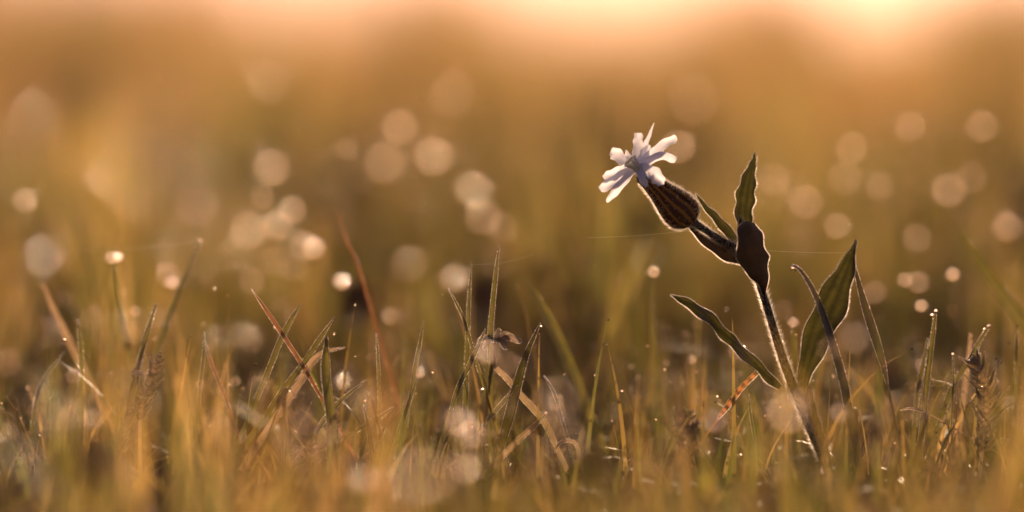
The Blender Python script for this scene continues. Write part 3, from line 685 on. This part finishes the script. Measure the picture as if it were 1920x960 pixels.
# ---------------------------------------------------------------- clover heads
def clover(label, x, y, d, r, leaf=True):
    CLEAR.append((*at(x, y, d)[:2], r, leaf))
    c = at(x, y, d); root = empty('clover', (c.x, c.y, 0)); tag(root, label, 'clover', 'dark red clover heads')
    m = MB(); m.grid(tube_rows([(c.x + .004, c.y, -.002), (c.x + .002, c.y, c.z * .5), (c.x, c.y, c.z - r * .6)], [.0009, .0008, .0007], 16, 8), closed=True)
    m.build('stem', M_STEM, root)
    m = MB(); N = 70
    for k in range(N):
        z = 1 - 2 * (k + .5) / N * .86; a = k * 2.39996; q = math.sqrt(max(0, 1 - z * z))
        dr = Vector((q * math.cos(a), q * math.sin(a), z * 1.45)); up = (dr + Vector((0, 0, .7))).normalized()
        p0 = c + dr * r * .35; p1 = c + dr * r * .75; p2 = p1 + up * r * .38
        m.grid(tube_rows([tuple(p0), tuple(p1), tuple(p2)], [r * .07, r * .12, r * .03], 7, 6), closed=True)
    m.build('flower_head', M_CLOVER, root)
    if leaf:
        for k in range(3):
            a = k * 2.09 + x; o = Vector((c.x, c.y, c.z - r * 1.1)); rows = []
            m = MB()
            for i in range(8):
                u = i / 7; w_ = r * .42 * math.sin(math.pi * min(1, .06 + u * .9)) ** .7
                ctr = o + Vector((math.cos(a), math.sin(a), .25 - .3 * u)) * (r * 1.5 * u); sdv = Vector((-math.sin(a), math.cos(a), 0))
                rows.append([ctr + sdv * w_ * s + Vector((0, 0, abs(s) * w_ * .3)) for s in (-1, -.5, 0, .5, 1)])
            m.grid(rows); m.build('leaf', M_LEAF, root)
for lb, x, y, c, r, s in [
    ('dark red clover head blurred behind the brown needle', 672, 572, 40, 0.00702, 1),
    ('dark red clover head between the two tall central blades', 903, 565, 52, 0.00837, 1),
    ('dim reddish clover head in the blurred left grass', 135, 605, 52, 0.00918, 1),
    ('soft red clover head in the blurred lower left foreground', 185, 872, 60, .0055, -1),
    ('dark purple clover head just right of the campion foot', 1672, 715, 26, .0050, 1),
    ('large very blurred dark clover head under the campion flower', 1203, 440, 66, .0100, 1),
    ('blurred clover head behind the broad olive blade', 1012, 505, 58, .0050, 1),
    ('blurred clover head low behind the folded dark blade', 1110, 880, 30, .0045, -1),
    ('low dark clover head behind the campion stem', 1400, 640, 70, .0075, 1),
    ('low dark clover head left of the banded dead blade', 1330, 700, 60, .0070, 1)]:
    clover(lb, x, y, behind(c) if s > 0 else before(c), r, leaf=s > 0)

# withered star-like seed head on the central blade
def seedhead():
    c = at(930, 636, FOCUS + .004); root = empty('withered_flower', (c.x, c.y, 0))
    tag(root, 'withered curled star-shaped flower between the tall central blades', 'withered flower')
    m = MB(); m.grid(tube_rows([(c.x - .004, c.y, -.002), (c.x - .003, c.y, .02), tuple(c)], [.0006, .0006, .0006], 16, 8), closed=True); m.build('stem', M_STRAW, root)
    for k, (x, y, z, w_) in enumerate([(978, 640, -2, 5), (960, 632, 4, 5), (938, 622, 5, 4), (916, 628, 3, 4), (895, 640, -1, 4), (905, 652, -4, 4), (950, 652, -5, 5)]):
        pts = [(930, 640, 4, 2), ((930 + x) / 2, (636 + y) / 2 - 6, 4 + z * .5, w_ * 1.3), (x - (x - 930) * .12, y - 1, 4 + z, w_), (x, y, 4 + z, 1)]
        o, rows = ribbon('sepal', M_DEAD, pts, root, n=14, cols=5, tilt=.9, camber=.8)
        m = MB(); hairs(m, rows, 120, .00035, .00004, edge=True); m.build('hairs', M_HAIR, o)
seedhead()
def litter(label, x, y, d, n=9, size=.006):
    c = at(x, y, d); root = empty('withered_leaf', (c.x, c.y, 0)); tag(root, label, 'withered leaf', 'withered crumpled leaves')
    m = MB(); m.grid(tube_rows([(c.x, c.y, -.002), (c.x + .001, c.y, c.z)], [.0006, .0005], 8, 6), closed=True); m.build('stalk', M_STRAW, root)
    for k in range(n):
        a = rnd.uniform(0, 6.28); e = rnd.uniform(-.4, .9); dr = Vector((math.cos(a) * math.cos(e), math.sin(a) * math.cos(e), math.sin(e)))
        s0 = dr.orthogonal().normalized(); rows = []
        for i in range(10):
            u = i / 9; ct = c + dr * size * u + Vector((0, 0, -size * .5 * u * u)) ; w_ = size * .22 * math.sin(math.pi * min(1, .1 + .88 * u))
            rows.append([ct + s0 * w_ * s + dr.cross(s0) * (w_ * .6 * abs(s) + .0006 * math.sin(u * 9 + k)) for s in (-1, -.5, 0, .5, 1)])
        m = MB(); m.grid(rows); m.build('lobe', M_DEAD, root)
        for _ in range(4): beads.append((rnd.choice(rows[4:])[rnd.choice((0, 4))], rnd.uniform(.00012, .00025)))
litter('crumpled withered leaf low between the crossed blades', 588, 845, FOCUS + .006)
litter('crumpled dewy leaf low right of the wide pale blade', 690, 858, FOCUS + .004, 7, .005)
litter('curled brown leaf near the bottom left corner', 45, 865, FOCUS + .02, 7, .006)
litter('frosted withered leaf left of the campion foot', 1290, 800, FOCUS + .022, 10, .007)
litter('small rusty curled leaf beside the upper feathery leaf', 255, 698, FOCUS + .01, 5, .004)
litter('crumpled leaf at the foot of the two-drop blade', 1600, 770, FOCUS + .012, 5, .004)
litter('bright curled leaf edge left of the dewy blade', 528, 740, FOCUS + .003, 4, .005)

# ---------------------------------------------------------------- spider threads
def thread(label, a, b, d0, d1, sag):
    A, B = at(*a, d0), at(*b, d1); M_ = (A + B) / 2 - Vector((0, 0, sag))
    m = MB(); m.grid(tube_rows([tuple(A), tuple(M_), tuple(B)], [.00002] * 3, 40, 5), closed=True)
    tag(m.build('spider_thread', M_THREAD), label, 'spider thread', 'spider threads')
thread('fine spider thread from the dark bract toward the broad campion leaf', (1440, 470), (1597, 474), FOCUS, FOCUS + .004, .0003)
thread('fine spider thread running left from under the calyx', (1100, 446), (1300, 432), FOCUS + .01, FOCUS, .0004)
thread('fine spider thread between the two tall central blades', (884, 497), (1000, 478), FOCUS + .010, FOCUS + .03, .0008)
thread('faint spider thread across the left grass', (120, 470), (374, 452), FOCUS + .05, FOCUS + .045, .001)

# ---------------------------------------------------------------- dew drops
def drop_mesh(seg=20, ring=12):
    m = MB(); rows = []
    for i in range(ring + 1):
        ph = math.pi * i / ring; z = math.cos(ph)
        rr = math.sin(ph) * (1 + .06 * (1 - z) * .5)
        rows.append([Vector((rr * math.cos(6.2832 * j / seg), rr * math.sin(6.2832 * j / seg), z * .94)) for j in range(seg)])
    m.grid(rows, closed=True); return m
DM = drop_mesh(); proto = None
def drop(x, y, c, side, r, label):
    """c = width of its blur disc in photo pixels; side +1 behind the focus plane, -1 before"""
    global proto
    d = behind(c) if side > 0 else before(c); p = at(x, y, d)
    if proto is None:
        proto = DM.build('dew_drop', M_DROP); o = proto
    else:
        o = proto.copy(); COL.objects.link(o)
    r *= 1.65 * max(.9, (c / 50)) ** .6 if side > 0 else 1.0
    o.location = p; o.scale = (r * MM,) * 3
    tag(o, label, 'dew drop', 'dew drops glinting in the grass')
    if side > 0: SIGHT.append((p.x, p.y))
    if d > FOCUS + .02 or side < 0: extra.append((p.x, p.y, p.z - r * MM * .8 + .004))
    return o
SOFT = 1.7
DROPS = [
 (75, 483, 70, 1, 1.7, 'large faint ringed drop at the upper left edge of the grass'),
 (43, 379, 44, 1, 1.4, 'soft round drop at the far left, above the ringed one'),
 (207, 486, 22, 1, .9, 'brighter left one of the twin white drops'),
 (219, 485, 20, 1, .7, 'smaller right one of the twin white drops'),
 (321, 534, 24, 1, 1.0, 'small brilliant white drop left of the tall leaning blade'),
 (313, 520, 46, 1, 1.2, 'soft drop right behind the brilliant white one'),
 (366, 393, 76, 1, 2.0, 'largest soft drop over the left grass'),
 (505, 319, 64, 1, 1.8, 'round soft drop highest left of centre'),
 (461, 438, 68, 1, 1.8, 'big soft drop right of the largest one'),
 (490, 372, 42, 1, .9, 'faint olive drop under the highest left one'),
 (546, 398, 48, 1, 1.5, 'clear soft drop over the crossed blades'),
 (518, 428, 54, 1, 1.3, 'dim drop touching the big soft drop on the left'),
 (568, 467, 54, 1, 1.5, 'left one of the overlapping bright pair'),
 (584, 471, 40, 1, 1.6, 'right and brightest one of the overlapping bright pair'),
 (547, 505, 52, 1, 1.4, 'soft drop under the overlapping bright pair'),
 (500, 158, 80, 1, 1.3, 'very faint drop high in the golden blur on the left'),
 (746, 243, 62, 1, 1.6, 'high soft drop above centre'),
 (717, 312, 72, 1, 1.8, 'wide dim drop under the high soft one'),
 (648, 281, 42, 1, .8, 'small faint drop left of the high soft one'),
 (809, 299, 70, 1, 1.8, 'wide drop right of the dim one near centre'),
 (639, 532, 32, 1, 1.3, 'bright orange-white drop left of the brown needle'),
 (730, 597, 32, 1, 1.0, 'small dull drop right of the blurred clover'),
 (849, 528, 50, 1, 1.9, 'bright drop over the thin dark blade tip'),
 (885, 362, 64, 1, 1.7, 'half hidden orange drop near the centre'),
 (903, 412, 62, 1, 1.7, 'soft drop just below the half hidden one'),
 (940, 432, 58, 1, 1.2, 'faint drop above the tallest upright blade'),
 (912, 665, 46, -1, 1.6, 'round glowing drop under the withered flower'),
 (641, 721, 28, 1, 1.5, 'very bright white drop right of the wide pale blade'),
 (784, 702, 20, 1, .9, 'small glowing drop halfway up the thin straight blade'),
 (172, 790, 36, -1, 1.1, 'lined drop low on the left'),
 (287, 764, 34, 1, 1.0, 'soft drop below the bright feathery leaf'),
 (252, 587, 20, 1, .7, 'small pinkish drop between the left blades'),
 (678, 908, 58, -1, 1.9, 'clear ringed drop at the bottom left of centre'),
 (780, 905, 112, -1, 2.0, 'huge faint drop at the bottom near centre'),
 (857, 796, 54, -1, 1.8, 'upper left one of the bright low cluster'),
 (880, 822, 54, -1, 1.8, 'middle one of the bright low cluster'),
 (870, 886, 58, -1, 1.8, 'lowest one of the bright low cluster'),
 (1041, 757, 30, -1, 1.0, 'small clear drop inside a faint wide one'),
 (1041, 757, 84, -1, 1.4, 'faint wide drop around the small clear one'),
 (1060, 835, 84, -1, 1.4, 'faint wide drop around the curled tendril'),
 (1270, 280, 58, 1, 1.6, 'soft drop behind the right petal of the campion'),
 (1225, 513, 20, 1, .9, 'small bright drop on the stalk under the flower'),
 (1055, 472, 62, 1, 1.6, 'soft drop above the broad olive blade'),
 (1180, 533, 52, 1, 1.2, 'dim drop left of the stalk under the flower'),
 (1475, 785, 72, -1, 2.5, 'large lined drop in front of the campion foot'),
 (1573, 779, 34, -1, 1.4, 'clear drop right of the campion foot'),
 (1549, 908, 44, -1, 1.0, 'drop at the very bottom of the campion stem'),
 (1510, 383, 60, 1, 1.5, 'soft drop right of the tall upper leaf'),
 (1570, 428, 46, 1, 1.4, 'bright soft drop above the broad campion leaf'),
 (1597, 282, 56, 1, 1.3, 'dim drop highest over the broad campion leaf'),
 (1585, 338, 60, 1, 1.3, 'dim drop just below the highest over the leaf'),
 (1650, 352, 50, 1, 1.1, 'faint drop right of the two dim stacked ones'),
 (1707, 241, 52, 1, 1.3, 'dim high drop in the right golden blur'),
 (1842, 241, 56, 1, 1.4, 'highest soft drop near the right edge'),
 (1780, 362, 60, 1, 1.7, 'brighter soft drop left of its faint neighbour at right'),
 (1822, 336, 56, 1, 1.1, 'faint drop touching the brighter one at right'),
 (1890, 430, 52, 1, 1.5, 'soft drop nearest the right edge'),
 (1720, 450, 50, 1, 1.2, 'soft drop above the small right cluster'),
 (1697, 528, 26, 1, .9, 'left small drop of the right cluster'),
 (1722, 533, 38, 1, 1.2, 'wider drop of the right cluster'),
 (1787, 518, 24, 1, 1.1, 'small bright yellow drop right of the cluster'),
 (1728, 577, 22, 1, 1.0, 'white drop just left above the two-drop blade'),
 (1640, 552, 42, 1, 1.1, 'faint drop behind the slender dark leaf blade'),
 (1602, 642, 54, 1, 1.9, 'ringed drop between the dark leaf blade and bowed blade'),
 (1340, 795, 42, -1, 1.6, 'lined drop left of the banded dead blade'),
 (1381, 662, 30, 1, 1.1, 'bright drop peeping under the curled left leaf'),
 (1860, 521, 22, 1, .7, 'small drop on the wide blurred blade at right'),
 (180, 342, 56, 1, 1.2, 'faint drop above the twin white drops'),
 (60, 225, 90, 1, 1.5, 'very faint wide drop in the upper left blur'),
 (1300, 190, 90, 1, 1.4, 'very faint wide drop above the campion flower'),
 (845, 180, 84, 1, 1.3, 'very faint wide drop in the upper centre blur'),
 (1450, 340, 58, 1, 1.2, 'faint drop close right of the tall upper leaf'),
 (765, 500, 66, 1, 1.4, 'faint wide drop right of the brown needle'),
 (825, 712, 50, 1, 1.1, 'dim drop right of the thin straight blade'),
 (1298, 677, 16, 1, .6, 'small dim drop left of the curled lower leaf'),
 (1487, 607, 18, 1, .8, 'small drop topping the olive blade behind the stem'),
 (1770, 720, 66, 1, 1.3, 'wide faint drop left of the large feathery leaf'),
 (1880, 735, 50, 1, 1.1, 'dim drop right of the large feathery leaf'),
]
for a in DROPS: drop(*a)
SHARP = [   # drops in focus: x, y, mm behind focus, radius mm
 (1488, 504, -9, .95, 'clear hanging drop on the hooked tip of the bowed dark blade'),
 (1755, 584, 8, .7, 'upper bright drop on the two-drop blade'),
 (1748, 592, 7, .8, 'lower bright drop on the two-drop blade'),
 (1014, 613, 0, .5, 'tiny clear drop hanging at the folded dark blade tip'),
 (904, 732, -6, .7, 'tiny bright drop below the round glowing drop'),
 (1023, 776, -8, .75, 'bright drop at the tip of the pale straw blade'),
 (1389, 855, -5, .8, 'sparkling drop low left of the large lined drop'),
 (912, 836, -5, .65, 'tiny sparkle right of the bright low cluster'),
 (374, 452, 48, .6, 'small drop at the tip of the tall leaning blade'),
 (684, 753, -4, .5, 'tiny bluish drop low right of the white one'),
 (538, 800, -3, .6, 'tiny sparkle low left of the crossed blades'),
 (1854, 612, 15, .6, 'drop at the tip of the blade by the large feathery leaf'),
 (1846, 618, 15, .5, 'second drop just under the tip of the blade by the feathery leaf'),
 (1787, 665, 14, .55, 'small drop topping the bead-studded stalk'),
 (120, 638, 12, .6, 'tiny pair of sparkles on the leaning left blade'),
 (1345, 745, 6, .55, 'small glint left above the banded dead blade'),
 (1166, 735, 10, .6, 'small bright glint standing alone right of centre'),
]
for x, y, z, r, lb in SHARP:
    o = proto.copy(); COL.objects.link(o); o.location = at(x, y, FOCUS + z * MM); o.scale = (r * MM,) * 3
    tag(o, lb, 'dew drop', 'dew drops glinting in the grass')

# ---------------------------------------------------------------- tiny dew beads all over the blades
def dew_mass():
    m = MB()
    for p, r in beads:
        rows = []
        for i in range(6):
            ph = math.pi * i / 5
            rows.append([p + Vector((math.sin(ph) * math.cos(6.2832 * j / 8), math.sin(ph) * math.sin(6.2832 * j / 8), math.cos(ph))) * r for j in range(8)])
        m.grid(rows, closed=True)
    tag(m.build('dew', M_BEAD), 'tiny dew beads sprinkled along blade edges and leaves', kind='stuff')
dew_mass()
build_grass()
